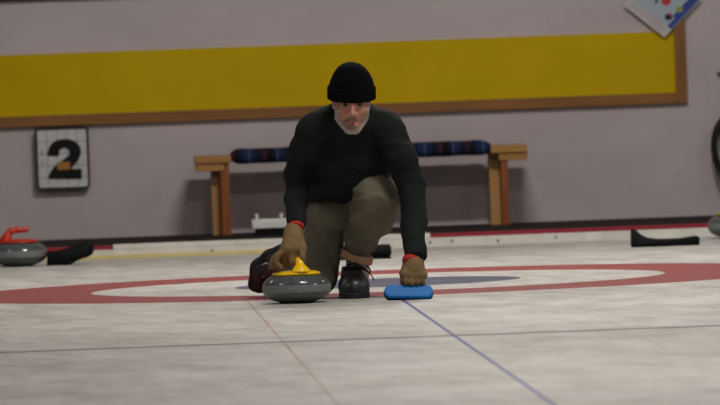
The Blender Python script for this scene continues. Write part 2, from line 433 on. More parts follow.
# poster, hung as a diamond
def poster():
    Yq = YW-.045
    B = P(664.5, 37.5, Yq); L_ = P(622, 4, Yq); R_ = P(696, 4, Yq)
    ex = Vector((L_-B)[[0,2]].tolist()); ey = Vector((R_-B)[[0,2]].tolist()); ex.normalize(); ey.normalize()
    org_ = Vector((B[0], Yq, B[2])); wl, wr = .267, .27
    def pt(u, v, y=0): return org_+Vector((ex.x*u+ey.x*v, y, ex.y*u+ey.y*v))
    root = thing('wall_poster', (B[0], YW, B[2]), 'tilted paper poster with coloured curling stones above the right end of the yellow panel', 'poster')
    def quad(name, u0, u1, v0, v1, y, m, th=.001, lab=None):
        bm = bmesh.new(); add_box(bm, (0,0,0), (1,1,1))
        for v in bm.verts: v.co = pt(u0+v.co.x*(u1-u0), v0+v.co.z*(v1-v0), y+v.co.y*th)
        return tag(from_bm(name, bm, m, root), lab)
    quad('paper_sheet', 0, wl, 0, wr, 0, MT['poster'], .004)
    quad('picture', .0, wl-.012, .055, wr-.01, -.0012, MT['ppale'], .001, 'pale blue picture area')
    quad('picture_border', .004, .03, .055, wr-.01, -.002, MT['pblue'], .0007, 'dark blue strip along the picture edge')
    quad('picture_border', .03, .045, .11, wr-.01, -.002, MT['pblue'], .0007)
    for i, (u0, u1, v, m) in enumerate([(.03,.11,.036,'pgrey'), (.03,.24,.022,'pgrey'), (.06,.13,.046,'ppink'), (.13,.24,.038,'pgrey')]):
        quad('printed_line', u0, u1, v, v+.005, -.002, MT[m], .0007)
    for px, py, rx, m, nm in [(656.5,1.5,.010,'pdkgreen','dark green'), (666,1.2,.024,'pred','red'), (668.5,17,.019,'pblack','black'), (679.5,9.5,.018,'pgreen','yellow green')]:
        c_ = P(px, py, Yq)
        bm = bmesh.new(); bmesh.ops.create_cone(bm, cap_ends=True, segments=28, radius1=rx, radius2=rx, depth=.0008, matrix=Matrix.Translation((c_[0], Yq-.0028, c_[2])) @ Matrix.Rotation(PI/2, 4, 'X') @ Matrix.Diagonal((1, .85, 1, 1)))
        tag(from_bm('printed_stone', bm, MT[m], root), nm+' printed stone')
    c_ = P(670.5, 14.5, Yq)
    bm = bmesh.new(); bmesh.ops.create_cone(bm, cap_ends=True, segments=20, radius1=.008, radius2=.008, depth=.0008, matrix=Matrix.Translation((c_[0], Yq-.0038, c_[2])) @ Matrix.Rotation(PI/2, 4, 'X'))
    tag(from_bm('printed_handle', bm, MT['pred'], root), 'red printed handle')
    box('wall_batten', (org_.x+.0, Yq+.004, org_.z+.10), (org_.x+.03, YW-.0005, org_.z+.13), MT['trimwood'], root)
poster()

# coiled hose on a hook at the right edge
def coil():
    c = P(738, 146, YW-.08); root = thing('hose_coil', (c[0], YW, c[2]), 'black coiled hose hanging on the wall at the right edge of the photo', 'hose')
    bm = bmesh.new(); rs = random.Random(3)
    pts = []
    N = 9
    for k in range(N*14):
        a = 2*PI*k/14; lp = k//14
        rx = .124+.010*math.sin(lp*2.1); rz = .165+.010*math.cos(lp*1.7)
        pts.append((c[0]+rx*math.cos(a)+.004*math.sin(lp*3), c[1]+.045*math.sin(lp*1.9+a*.13), c[2]+rz*math.sin(a)-.01*math.cos(lp)))
    add_tube(bm, pts, .0075, 8, False, 3); from_bm('hose', bm, MT['cable'], root, True)
    pts = [(c[0]+(.118+.008*i)*math.cos(a), c[1]-.02, c[2]-.03-.02*i+(.17+.03*i)*math.sin(a)) for i in range(3) for a in [2*PI*k/14 for k in range(14)]]
    tube('loose_loop', pts, .0028, MT['cable'], root, 6, False, 3)
    tube('hook', [(c[0], YW, c[2]+.16), (c[0], YW-.07, c[2]+.14), (c[0], YW-.14, c[2]+.135), (c[0], YW-.15, c[2]+.17)], .008, MT['signline'], root)
    t1 = P(717.5, 73, YW-.03)
    tube('hose_tail', [(t1[0], YW-.02, t1[2]), (t1[0]+.03, YW-.03, t1[2]-.02), (t1[0]+.08, YW-.05, t1[2]-.1), (c[0]+.02, YW-.07, c[2]+.17)], .006, MT['cable'], root, 8)
coil()

# ------------------------------------------------------------------ bench
def bench():
    Y0, Y1 = 6.70, 6.98; F0 = .060
    x0 = P(195, 162, Y0)[0]; x1 = P(527.5, 152, Y0)[0]
    zt = (P(215, 155.5, Y0)[2]+P(508, 145.5, Y0)[2])/2
    root = thing('bench', ((x0+x1)/2, (Y0+Y1)/2, F0), 'wooden bench with a navy striped cushion against the back wall', 'bench')
    u = 1/S_(Y0)
    cl = P(231.5, 158, Y0)[0]; cr = P(491, 148, Y0)[0]
    for nm, a, b in (('end_board', x0, P(231, 158, Y0)[0]), ('end_board', P(490.5, 148, Y0)[0], x1)):
        box(nm, (a, Y0, zt-.038), (b, Y1, zt), MT['pine'], root, .004)
        lo_, hi_ = (a, a+.145) if a == x0 else (b-.145, b)
        box('apron', (lo_+.004 if a == x0 else lo_, Y0+.012, zt-.076), (hi_, Y1-.012, zt-.0385), MT['pine'], root, .003)
    bm = bmesh.new(); add_box(bm, (P(231, 158, Y0)[0]-.0, Y0+.05, zt-.030), (P(490.5, 148, Y0)[0]+.0, Y1-.04, zt-.012), .002)
    tag(from_bm('seat_plank', bm, MT['pine'], root), 'seat plank hidden under the cushion')
    for (pa, pm, pb) in ((212.5, 221.5, 230.2), (491.5, 502, 509.3)):
        py = 200
        xa_, xm, xb_ = P(pa, py, Y0)[0], P(pm, py, Y0)[0], P(pb, py, Y0)[0]
        for yy in (Y0+.115, Y1-.075):
            tag(box('leg', (xa_, yy, F0), (xm-.001, yy+.045, zt-.0385), MT['pine_z'], root, .003), 'pale pine leg post')
        tag(box('leg_panel', (xm, Y0+.022, F0), (xb_, Y1-.03, zt-.0385), MT['redwood'], root, .003), 'darker red-brown stained leg panel')
    # cushion : long tube-like pad
    zc = zt-.009; Lc = cr-cl
    def cush(p):
        x = np.clip(p[0], cl+.045, cr-.045)
        dx, dy, dz = (p[0]-x)/1.35, p[1]-(Y0+Y1)/2, p[2]-zc
        yy = np.maximum(np.abs(dy)-.125, 0)
        return np.sqrt(dx*dx+yy*yy+dz*dz)-.0365+.0015*np.sin(p[0]*37)*np.sin(p[0]*11)
    sdf('cushion', cush, (cl-.02, Y0-.03, zc-.05), (cr+.02, Y1+.03, zc+.05), .006, MT['plaid'], root)
def S_(Y): return FPX/((np.array([0, Y, 0])-CAM)@fw)
bench()

# white shoe scraper on the walkway
def scraper():
    Y = 6.45; l = P(254, 232, Y); r = P(291, 231, Y); F0 = .060
    root = thing('boot_scraper', ((l[0]+r[0])/2, Y, F0), 'white tray with two pegs on a black block, on the dark walkway below the bench', 'boot scraper')
    zb = F0; zm = P(270, 228, Y)[2]; zt = P(270, 219.5, Y)[2]; zp = P(270, 213.5, Y)[2]
    bm = bmesh.new(); add_box(bm, (l[0]+.01, Y, zb), (r[0]+.02, Y+.16, zm), .006)
    tag(from_bm('base_block', bm, MT['rubber'], root), 'black base block')
    bm = bmesh.new(); add_box(bm, (l[0]-.005, Y-.01, zm), (r[0]+.03, Y+.17, zm+.012), .003)
    add_box(bm, (l[0]-.005, Y+.155, zm+.012), (r[0]+.03, Y+.17, zt), .003)
    add_box(bm, (l[0]-.005, Y-.01, zm+.012), (r[0]+.03, Y+.002, zt-.005), .003)
    from_bm('tray', bm, MT['white'], root)
    for px in (257, 281.5):
        x_ = P(px, 220, Y)[0]
        bm = bmesh.new(); add_box(bm, (x_-.008, Y-.008, zt-.012), (x_+.008, Y+.012, zp), .003)
        from_bm('peg', bm, MT['white'], root)
scraper()

# rubber hack and two rubber bumpers on the ice
def bumper(pts, Y, dep, label, cat='bumper', name='rubber_bumper', group=None):
    poly = []
    for px, py in pts:
        q = P(px, py, Y); poly.append((q[0], max(0, q[2])))
    xs = [p[0] for p in poly]
    o = prism(name, poly, Y, Y+dep, MT['rubber'], None, .004, (sum(xs)/len(xs), Y+dep/2, 0)); return tag(o, label, cat, group)
bumper([(47,270),(47,251.5),(58,251),(68,249),(76,245),(84,241.5),(92,241),(94.5,246),(93,254),(86,258),(80,258.5),(70,270)], 4.55, .09,
       'black rubber bumper beside the red-handled stone, its tall end to the right')
bumper([(632,250),(631.8,229.5),(634,228.8),(638,231.5),(642,236),(648,238.8),(660,239.2),(680,238.6),(690,237),(698,235.8),(700,238),(700,250)], 3.95, .09,
       'long low black rubber bumper lying on the ice at right, wedge end to the left')
def hack():
    Y = 3.62; l = P(352, 250, Y)[0]; r = P(391.5, 250, Y)[0]
    root = thing('hack', ((l+r)/2, Y+.1, 0), 'black rubber foothold on the ice behind the front leg', 'foothold')
    bm = bmesh.new(); add_box(bm, (l-.05, Y-.0, -.004), (r+.0, Y+.24, .006), .002); from_bm('base_plate', bm, MT['rubber'], root)
    zt = P(380, 244.3, Y)[2]
    for a, b in ((l-.05, l+.055), (r-.115, r)):
        bm = bmesh.new(); vs = add_box(bm, (a, Y+.01, .0062), (b, Y+.17, zt))
        for v in bm.verts:
            if v.co.z > .03 and v.co.y > Y+.1: v.co.z -= .02
        bmesh.ops.bevel(bm, geom=list(bm.edges), offset=.008, segments=3, affect='EDGES')
        from_bm('foot_cup', bm, MT['rubber'], root, True)
hack()

# ------------------------------------------------------------------ curling stones
def handle_sdf(p, neck):   # local frame of a stone: the grip runs along +x from the neck at -x
    a = chain(p, [(-neck-.022,0,.118), (-neck-.008,0,.142), (-neck+.002,0,.162), (-neck+.018,0,.172)], [.026,.018,.0135,.0125], .012)
    e = [(p[0]+neck+.014), p[1]*.62, p[2]-.126]
    a = smin(a, np.sqrt(e[0]**2+e[1]**2+(e[2]*1.2)**2)-.024, .02)
    b = chain(p, [(-neck+.014,0,.172), (-neck+.045,0,.174), (-neck+.088,0,.174)], [.0125,.0135,.0125], .01)
    return smax(smin(a, b, .012), .124-p[2], .003)
def stone(center, handle_m, gdir, label, group=None, neck=.045):
    c = Vector(center)
    root = thing('curling_stone', c, label, 'curling stone', group)
    R = .138
    lower = [(0,.004),(.052,.004),(.060,.0),(.066,.0),(.074,.006),(.092,.011),(.112,.019),(.126,.029),(.1345,.040),(.1365,.0445)]
    mid = [(.1365,.0445),(.1378,.049),(R,.056),(R,.063),(.1378,.070),(.1365,.0745)]
    upper = [(.1365,.0745),(.1345,.080),(.129,.089),(.119,.099),(.106,.107),(.092,.112),(.05,.113),(0,.113)]
    tag(lathe('lower_body', lower, c, MT['stonelow'], root), 'dark grey granite lower half')
    tag(lathe('striking_band', mid, c, MT['band'], root), 'paler rough grey band around the middle')
    tag(lathe('upper_body', upper, c, MT['stone'], root), 'polished dark granite top')
    tag(lathe('handle_disc', [(.0,.1132),(.096,.1132),(.098,.117),(.096,.122),(.080,.127),(.045,.131),(0,.132)], c, handle_m, root), 'round plastic base plate of the handle')
    g = Vector(gdir).normalized()
    d = Matrix(((g.x, -g.y, 0), (g.y, g.x, 0), (0, 0, 1))).to_4x4(); d.translation = c
    tag(sdf('handle', lambda p: handle_sdf(p, neck), (-neck-.075,-.06,.115), (.075,.06,.2), .0028, handle_m, root, mtx=d), 'gooseneck plastic handle')
    return root
sc_ = P(296.8, 290, -2.235)
GD = Vector((-.25, 1, 0)).normalized()
stone((sc_[0], -2.235, 0), MT['yplastic'], GD, 'grey granite curling stone with yellow handle, gripped by the gloved hand', neck=.056)
def stone_clear(p):      # distance to the thrown stone's handle, disc and top
    q0, q1 = p[0]-sc_[0], p[1]+2.235
    l_ = [q0*GD.x+q1*GD.y, -q0*GD.y+q1*GD.x, p[2]]
    r_ = np.sqrt(q0*q0+q1*q1)
    disc = np.maximum(r_-.100, p[2]-.1335)
    top = ell([q0, q1, p[2]], (0, 0, .06), (.141, .141, .056))
    return np.minimum(np.minimum(handle_sdf(l_, .056), disc), top)
sl = P(18.5, 255, 4.655)
stone((sl[0], 4.655, 0), MT['rplastic'], (1, .12, 0), 'curling stone with red handle at the left edge')
sr = P(736, 226, 5.0)
stone((sr[0], 4.98, 0), MT['gplastic'], (-1, -.3, 0), 'curling stone with yellow-green handle, cut off by the right edge')

# ------------------------------------------------------------------ brush
def brush():
    c = P(408.6, 292.3, -2.355); c[2] = max(c[2], .030)
    root = thing('curling_brush', (c[0], c[1], 0), 'blue-headed curling brush flat on the ice under the resting glove', 'brush')
    tilt = Matrix.Translation(Vector(c)) @ Matrix.Rotation(math.radians(2), 4, 'Y') @ Matrix.Rotation(math.radians(54), 4, 'X')
    def head(p):
        x = np.clip(p[0], -.069, .069); y = np.clip(p[1], -.001, .001)
        d2 = np.sqrt((p[0]-x)**2+(p[1]-y)**2)-.0285
        return smax(d2, np.abs(p[2]-.004)-.009, .006)
    sdf('brush_head', head, (-.11,-.04,-.015), (.11,.04,.025), .0022, MT['blue'], root, mtx=tilt)
    def pad(p):
        x = np.clip(p[0], -.069, .069); y = np.clip(p[1], -.001, .001)
        d2 = np.sqrt((p[0]-x)**2+(p[1]-y)**2)-.0300
        return smax(d2, np.abs(p[2]+.011)-.0065, .004)
    tag(sdf('brush_pad', pad, (-.11,-.045,-.025), (.11,.045,.005), .0022, MT['navy'], root, mtx=tilt), 'dark navy fabric pad under the head')
    a = Vector(c)+Vector((.022, .016, .004)); b = Vector(P(415, 207, -1.25))
    tube('pole', [a, a+(b-a)*.3, a+(b-a)*.7, b], .0115, MT['black'], root, 12)
    return a, b, c, tilt
pa, pb, BC, BT = brush()

# ------------------------------------------------------------------ the person
exec_person = True
def skin_mat():
    m = mat('skin', (.42,.21,.155), .5, .35); t = NT(m); v = t.coords()
    n = t.noise(38, v, 3); c = t.ramp(n, [(.3, (.35,.135,.095)), (.7, (.49,.235,.17))])
    t.base(c); t.b.inputs['Subsurface Weight'].default_value = .08; t.b.inputs['Subsurface Scale'].default_value = .01
    t.bump(t.noise(160, v), .25, .002); return m
MT['skin'] = skin_mat()
MT['sweater'] = noisy('dark_green_black_knit', (.006,.0085,.008), (.012,.0155,.0145), 12, .85, .18, .4, .002, bscale=260)
MT['beanie'] = noisy('black_knit', (.0015,.0015,.002), (.003,.003,.0035), 30, .95, .08, .5, .003, bscale=200)
MT['trouser'] = noisy('olive_canvas', (.105,.095,.066), (.155,.142,.103), 9, .85, .2, .3, .002, bscale=300)
MT['cuff'] = noisy('tan_trouser_lining', (.36,.20,.125), (.46,.28,.18), 20, .85, .2, .3)
MT['glove'] = noisy('tan_glove_leather', (.15,.095,.042), (.23,.15,.07), 22, .75, .25, .4, .003)
MT['redcuff'] = noisy('red_knit', (.40,.022,.02), (.46,.035,.03), 40, .85, .2, .3)
MT['shoe'] = noisy('black_shoe_leather', (.010,.010,.011), (.022,.022,.024), 25, .38, .5, .2)
MT['shoe_purple'] = noisy('dark_plum_shoe_leather', (.016,.010,.015), (.032,.020,.029), 25, .45, .4, .2)
MT['sole'] = noisy('black_sole', (.008,.008,.009), (.014,.014,.015), 30, .6, .3, .2)
MT['lace'] = noisy('black_lace', (.006,.006,.007), (.012,.012,.013), 80, .8, .2, .2)
MT['wlace'] = noisy('beige_lace', (.42,.37,.30), (.55,.50,.42), 80, .8, .2, .2)
MT['sock'] = noisy('pale_sock', (.42,.41,.39), (.54,.53,.51), 60, .9, .1, .4)
MT['beard'] = noisy('grey_beard', (.25,.21,.19), (.52,.48,.45), 260, .85, .15, .8, .004)
MT['moustache'] = noisy('grey_brown_moustache', (.17,.10,.08), (.30,.21,.175), 200, .85, .15, .8, .004)
MT['eye'] = mat('eye', (.13,.10,.09), .3, .4); MT['iris'] = mat('iris', (.012,.010,.010), .15, .5)
MT['lip'] = mat('lip', (.26,.085,.075), .5, .3)

HEAD = P(351.6, 102.4, -2.22)                     # between the eyes, mid head
def head_frame():
    R_ = Matrix.Rotation(math.radians(1.5), 3, 'Y') @ Matrix.Rotation(math.radians(7), 3, 'X')
    hx = R_ @ Vector((1,0,0)); hf = R_ @ Vector((0,-1,0)); hz = R_ @ Vector((0,0,1))
    return np.array(hx), np.array(hf), np.array(hz)
HXv, HFv, HZv = head_frame()
HC = HEAD - 0*HFv
def loc(p):
    q = [p[i]-HC[i] for i in range(3)]
    return [q[0]*v[0]+q[1]*v[1]+q[2]*v[2] for v in (HXv, HFv, HZv)]
def W(x, f, z): return HC+HXv*x+HFv*f+HZv*z
def headsdf(p):
    q = loc(p); X = np.abs(q[0]); s = [X, q[1], q[2]]
    d = ell(q, (0, -.012, .035), (.076, .097, .088))
    d = smin(d, ell(q, (0, .022, -.033), (.065, .066, .070)), .03)
    d = smin(d, rc(s, (.044, .0, -.060), (.014, .062, -.097), .018, .017), .022)
    d = smin(d, ell(q, (0, .066, -.094), (.027, .022, .022)), .02)
    d = smin(d, ell(s, (.043, .057, -.024), (.019, .021, .018)), .018)       # cheekbones
    d = smin(d, rc(s, (0, .082, .022), (.042, .066, .020), .012, .011), .014)   # brow
    d = smax(d, -ell(s, (.0315, .096, .002), (.018, .020, .011)), .010)      # sockets
    d = smin(d, rc(s, (.018, .081, -.008), (.045, .066, -.005), .0045, .004), .006)  # lower lid
    d = smin(d, rc(q, (0, .084, .008), (0, .105, -.034), .009, .0125), .010)    # nose
    d = smin(d, ell(s, (.013, .092, -.040), (.0095, .012, .009)), .008)
    d = smin(d, rc(s, (0, .084, -.075), (.022, .072, -.077), .0095, .005), .010)
    d = smax(d, -ell(q, (0, .098, -.0745), (.022, .010, .0022)), .003)
    d = smax(d, -rc(s, (.026, .088, -.045), (.036, .074, -.066), .003, .003), .010)
    d = smin(d, ell(s, (.072, -.018, -.006), (.006, .014, .024)), .006)
    return d
# skeleton ---------------------------------------------------------
NB = P(351, 126, -2.03)
LS, LE, LW = P(313.5, 131, -2.07), P(297, 173, -1.93), P(295, 226, -2.17)
RS, RE, RW = P(388.5, 130, -2.09), P(410.5, 186, -2.10), P(414.5, 258, -2.315)
PEL = P(348, 208, -1.60)
THL, KNL, ANL = P(333, 212, -1.62), P(320, 279, -1.80), P(279, 265, -1.42)
THR, KNR, ANR = P(368, 205, -1.62), P(376, 197, -2.02), P(357, 262, -1.73)
PERSON = thing('person', (PEL[0], -1.75, 0), 'man in black beanie, dark sweater and olive trousers crouching to deliver a curling stone', 'person')

# hands: joints shared by hand and glove
def hand_right():     # on the stone's handle (left in the photo)
    w = P(294, 230, -2.185)
    f = []
    K = [(286.5,248.5,-2.288),(285,250,-2.262),(284,251.5,-2.238),(284,253.5,-2.216)]
    for i, k in enumerate(K):
        x, y, Y = k; ln = (1, 1.12, 1.15, 1)[i]
        f.append([P(x, y, Y), P(x-9.5*ln, y+8*ln, Y-.002), P(x-11*ln, y+14*ln, Y), P(x-6, min(y+19, 267.5), Y+.002)])
    th = [P(299, 238, -2.205), P(302.5, 248, -2.262), P(302.5, 257, -2.285), P(301, 263.0, -2.290)]
    return w, f, th
def hand_left():      # resting on the brush (right in the photo)
    w = P(414.5, 262, -2.320)
    f = []
    for i, x in enumerate((406.3, 412.0, 417.6, 422.8)):
        dy = (0, 1, .6, -.8)[i]
        f.append([P(x, 274+.3*i, -2.345), P(x-.3, 281.5+dy, -2.352), P(x, 286.2+dy*.4, -2.338), P(x+.2, 286.6+dy*.4, -2.312)])
    th = [P(407.5, 266, -2.310), P(403.8, 274, -2.320), P(403.6, 281.5, -2.332), P(406, 286, -2.335)]
    return w, f, th
def brush_clear(p):
    Ti = np.array(BT.inverted())
    q = [Ti[i,0]*p[0]+Ti[i,1]*p[1]+Ti[i,2]*p[2]+Ti[i,3] for i in range(3)]
    x = np.clip(q[0], -.069, .069)
    slab = np.maximum(np.sqrt((q[0]-x)**2+q[1]**2)-.0315, np.abs(q[2]+.002)-.0165)
    return np.minimum(rc(p, np.array(pa), np.array(pb), .0118, .0118), slab)
def handsdf(p, H, g):
    w, fs, th = H
    d = None
    for i, f in enumerate(fs):
        e = rc(p, w, f[0], .026+g, .0175+g)
        d = e if d is None else smin(d, e, .012)
    for i, f in enumerate(fs):
        r = (.0102, .0105, .0100, .0088)[i]+g
        d = smin(d, chain(p, f, [r+.002, r+.0008, r, r*.88], .003), .004)
    d = smin(d, rc(p, w*.4+th[0]*.6, (fs[0][0]+th[1])/2, .026+g, .021+g), .012)
    if H is HR_:
        d = smin(d, rc(p, P(290, 248, -2.25), P(285, 260, -2.235), .033+g, .028+g), .012)
        d = smin(d, rc(p, P(292, 250, -2.262), P(293, 260, -2.272), .024+g, .020+g), .010)
    d = smin(d, chain(p, th, [.019+g, .0140+g, .0115+g, .0100+g], .006), .006)
    return d
HR_, HL_ = hand_right(), hand_left()

# the body itself ----------------------------------------------------
def bodysdf(p):
    d = headsdf(p)
    nk = rc(p, W(0, -.035, -.05), NB, .052, .058); d = smin(d, nk, .02)
    b = rc(p, NB, P(350, 150, -1.90), .07, .095)
    b = smin(b, rc(p, P(350, 150, -1.90), PEL, .095, .085), .05)
    for S, E_, Wr in ((LS, LE, LW), (RS, RE, RW)):
        b = smin(b, chain(p, [NB, S, E_, Wr], [.05, .044, .020, .018], .015), .02)
    b = smin(b, chain(p, [PEL, THL, KNL, ANL], [.085, .070, .048, .028], .02), .03)
    b = smin(b, chain(p, [PEL, THR, KNR, ANR], [.085, .078, .055, .036], .02), .03)
    b = smin(b, rc(p, P(357, 280, -1.73), P(354.5, 291, -1.86), .030, .018), .02)
    b = smin(b, rc(p, ANL, P(265, 276, -1.31), .026, .018), .02)
    for H in (HR_, HL_):
        b = smin(b, np.maximum(handsdf(p, H, -.003), -((stone_clear if H is HR_ else brush_clear)(p)-.008)), .004)
    return smin(d, b, .015)
lo, hi = bounds([LS, LE, LW, RS, RE, RW, PEL, KNL, ANL, KNR, ANR, HR_[0], HL_[0], P(262, 285, -1.25)], .12)
hi[2] = HEAD[2]+.16; lo[2] = .002; lo[1] = -2.48
def graded(lo_, hi_, f0, f1, fine, coarse):     # grid lines packed closely across the head
    return np.concatenate([np.arange(lo_, f0, coarse), np.arange(max(f0, lo_), f1, fine), np.arange(f1, hi_+coarse, coarse)]).astype(np.float32)
h0, h1 = W(0,0,0)-np.array([.095,.125,.14]), W(0,0,0)+np.array([.095,.02,.05])
v1, q1 = nets(bodysdf, lo, hi, 0, [graded(lo[i], hi[i], h0[i], h1[i], .0025, .0075) for i in range(3)])
me = bpy.data.meshes.new('body'); me.from_pydata(v1.tolist(), [], q1.tolist()); me.update()
body = tag(link('body', me, MT['skin'], PERSON, True), 'face with lined weathered skin')
for s in (-1, 1):
    e = W(s*.0300, .068, .001)
    bm = bmesh.new(); bmesh.ops.create_uvsphere(bm, u_segments=20, v_segments=14, radius=.0125, matrix=Matrix.Translation(e.tolist())); from_bm('eye', bm, MT['eye'], body, True)
    e2 = W(s*.0290, .0762, .000)
    bm = bmesh.new(); bmesh.ops.create_uvsphere(bm, u_segments=16, v_segments=12, radius=.0068, matrix=Matrix.Translation(e2.tolist())); from_bm('iris', bm, MT['iris'], body, True)
# lips
def lips(p):
    q = loc(p); s = [np.abs(q[0]), q[1], q[2]]
    return smin(rc(s, (0, .0900, -.0715), (.019, .0795, -.0755), .0042, .002), rc(s, (0, .0890, -.0790), (.018, .0785, -.0765), .0050, .002), .0012)
tag(sdf('lips', lips, W(0,.085,-.075)-.035, W(0,.085,-.075)+.035, .0015, MT['lip'], body), 'closed lips')
def beard(p, part=0):
    q = loc(p); X = np.abs(q[0]); z = q[2]
    n = wrinkle(p, 420, 5)*.0010+wrinkle(p, 170, 8)*.0016
    sh = headsdf(p)-.0022+n
    fringe = smax((1-np.sqrt((X/.060)**2+((z+.005)/.097)**2))*.055, z+.010, .004)
    mo = np.maximum(np.abs(z+.056+.38*X*X/.03)-.0085, X-.036)
    m_ = fringe if part == 0 else np.minimum(mo, np.maximum(np.abs(z+.089)-.009, X-.024))
    m_ = smax(m_, -(q[1]-.004), .003); m_ = smax(m_, -ell(q, (0,.09,-.0755), (.021,.03,.0065)), .002)
    return smax(sh, m_+n, .004)
tag(sdf('moustache', lambda p: beard(p, 1), W(0,.06,-.07)-.07, W(0,.06,-.07)+.07, .0022, MT['moustache'], body), 'darker grey-brown moustache and chin stubble')
tag(sdf('beard', beard, W(0,.04,-.06)-.11, W(0,.04,-.06)+.11, .0022, MT['beard'], body), 'short white-grey beard along the jaw')
def brows(p):
    q = loc(p); s = [np.abs(q[0]), q[1], q[2]]
    return rc(s, (.014, .0935, .0115), (.044, .077, .0140), .0048, .0035)+wrinkle(p, 500, 3)*.0008
tag(sdf('eyebrow', brows, W(0,.08,.02)-.06, W(0,.08,.02)+.06, .0018, MT['moustache'], body), 'dark grey eyebrows')

# beanie
def hat(p):
    q = loc(p)
    z = q[2]
    d = ell(q, (.001, -.014, .054), (.0915, .107, .097))
    d = smin(d, ell(q, (-.002, -.022, .112), (.046, .062, .036)), .04)
    ang = np.arctan2(q[0], q[1]); d = d+.0009*np.sin(ang*46)+wrinkle(p, 45, 2)*.002
    return smax(d, .030-z, .006)
bn = sdf('beanie', hat, W(0,-.01,.09)-np.array([.13,.15,.12]), W(0,-.01,.09)+np.array([.13,.15,.12]), .003, MT['beanie'], PERSON)
tag(bn, 'black knitted beanie')
def brim(p):
    q = loc(p); r = np.sqrt((q[0]/.0895)**2+((q[1]+.012)/.1065)**2)
    ang = np.arctan2(q[0], q[1]+.012)
    zc = .039-.004*np.cos(ang)
    d = np.sqrt((np.maximum(np.abs(q[2]-zc)-.019, 0))**2+(np.maximum(np.abs((r-1)*.098)-.002, 0))**2)-.0065
    return d+.0009*np.sin(ang*60)+wrinkle(p, 40, 6)*.0012
tag(sdf('folded_brim', brim, W(0,-.01,.04)-np.array([.13,.15,.06]), W(0,-.01,.04)+np.array([.13,.15,.06]), .0026, MT['beanie'], bn), 'turned-up brim of the beanie')

# sweater
def sweater(p):
    d = rc(p, P(351, 130, -2.04), P(351, 150, -1.94), .100, .155)
    d = smin(d, ell(p, P(351, 160, -1.94), (.165, .14, .145)), .05)
    d = smin(d, rc(p, P(350, 168, -1.84), P(346, 190, -1.64), .130, .150), .05)
    d = smin(d, rc(p, P(320, 178, -1.86), P(325, 188, -1.72), .070, .09), .04)
    d = smax(d, (P(330, 203, -1.82)[2]-p[2])+.012*np.sin(p[0]*40), .014)
    d = smin(d, rc(p, P(337, 114, -2.05), LS, .050, .066), .03)
    d = smin(d, rc(p, P(366, 114, -2.05), RS, .050, .066), .03)
    l_ = chain(p, [LS, P(303, 152, -1.99), LE, P(296.5, 200, -2.02), LW], [.066, .058, .050, .046, .037], .02)
    r_ = chain(p, [RS, P(401, 156, -2.11), RE, P(414, 222, -2.20), RW], [.066, .062, .054, .050, .044], .02)
    d = smin(d, l_, .022); d = smin(d, r_, .022)
    d = smax(d, -rc(p, W(0, .02, -.09), W(0, .02, .04), .066, .085), .012)    # neck opening
    d = smin(d, smax(rc(p, P(351, 128, -2.07), P(351, 121, -2.10), .080, .073), -rc(p, P(351, 135, -2.05), P(351, 105, -2.14), .068, .062), .004), .008)
    w = wrinkle(p, 38, 11, (1, 1, .8))*.0058+wrinkle(p, 75, 12, (.6, .8, 1.3))*.0042
    d = d+w
    a = LW-LE; a = a/np.linalg.norm(a); b = RW-RE; b = b/np.linalg.norm(b)
    nearL = (p[0] < LW[0]+.08) & (p[2] < .40); nearR = (p[0] > RW[0]-.08) & (p[2] < .30)
    d = np.where(nearL, smax(d, plane(p, LW, a), .006), d); d = np.where(nearR, smax(d, plane(p, RW, b), .006), d)
    return d
lo, hi = bounds([LS, LE, LW, RS, RE, RW, P(350, 200, -1.6), P(350, 108, -2.1)], .19)
lo[2] = .12
tag(sdf('sweater', sweater, lo, hi, .0055, MT['sweater'], PERSON), 'dark green-black long-sleeved sweater')
def cuffband(name, Wp, E_, r, h, lab, back=.012, fwd=.016):
    a = Wp-E_; a = a/np.linalg.norm(a)
    def f(p):
        q = rc(p, Wp-a*.05, Wp+a*.05, r, r*.92)+wrinkle(p, 90, 3)*.0012
        return smax(smax(q, plane(p, Wp+a*fwd, a), .004), plane(p, Wp-a*back, -a), .004)
    l_, h_ = bounds([Wp], .08)
    return tag(sdf(name, f, l_, h_, .003, MT['redcuff'], PERSON), lab)
cuffband('undershirt_cuff', P(295.8, 227.5, -2.172), P(296, 200, -2.05), .0345, .02, 'red knitted cuff showing at the wrist', .012, .010)
cuffband('undershirt_cuff', P(410.4, 261, -2.322), P(413, 222, -2.20), .0345, .02, 'red knitted cuff showing at the wrist', .012, .010)

# gloves
for nm, H in (('glove', HR_), ('glove', HL_)):
    w, fs, th = H
    pts = [w]+[k for f in fs for k in f]+th
    l_, h_ = bounds(pts, .05)
    def gl(p, H=H, w=w, fs=fs):
        n = wrinkle(p, 110, 4)*.0011+wrinkle(p, 220, 9)*.0004
        d = handsdf(p, H, .0022)+n
        mid = (fs[1][0]+fs[2][0])/2; a = w-mid; a = a/np.linalg.norm(a)
        cf = rc(p, w+a*.02, w-a*.02, .0365, .033)
        d = smin(d, cf, .015)
        d = smax(d, plane(p, w+a*.004, a), .004)
        return np.maximum(d, -((stone_clear if H is HR_ else brush_clear)(p)-.0022))
    tag(sdf(nm, gl, l_, h_, .0024, MT['glove'], PERSON), 'worn tan work glove')

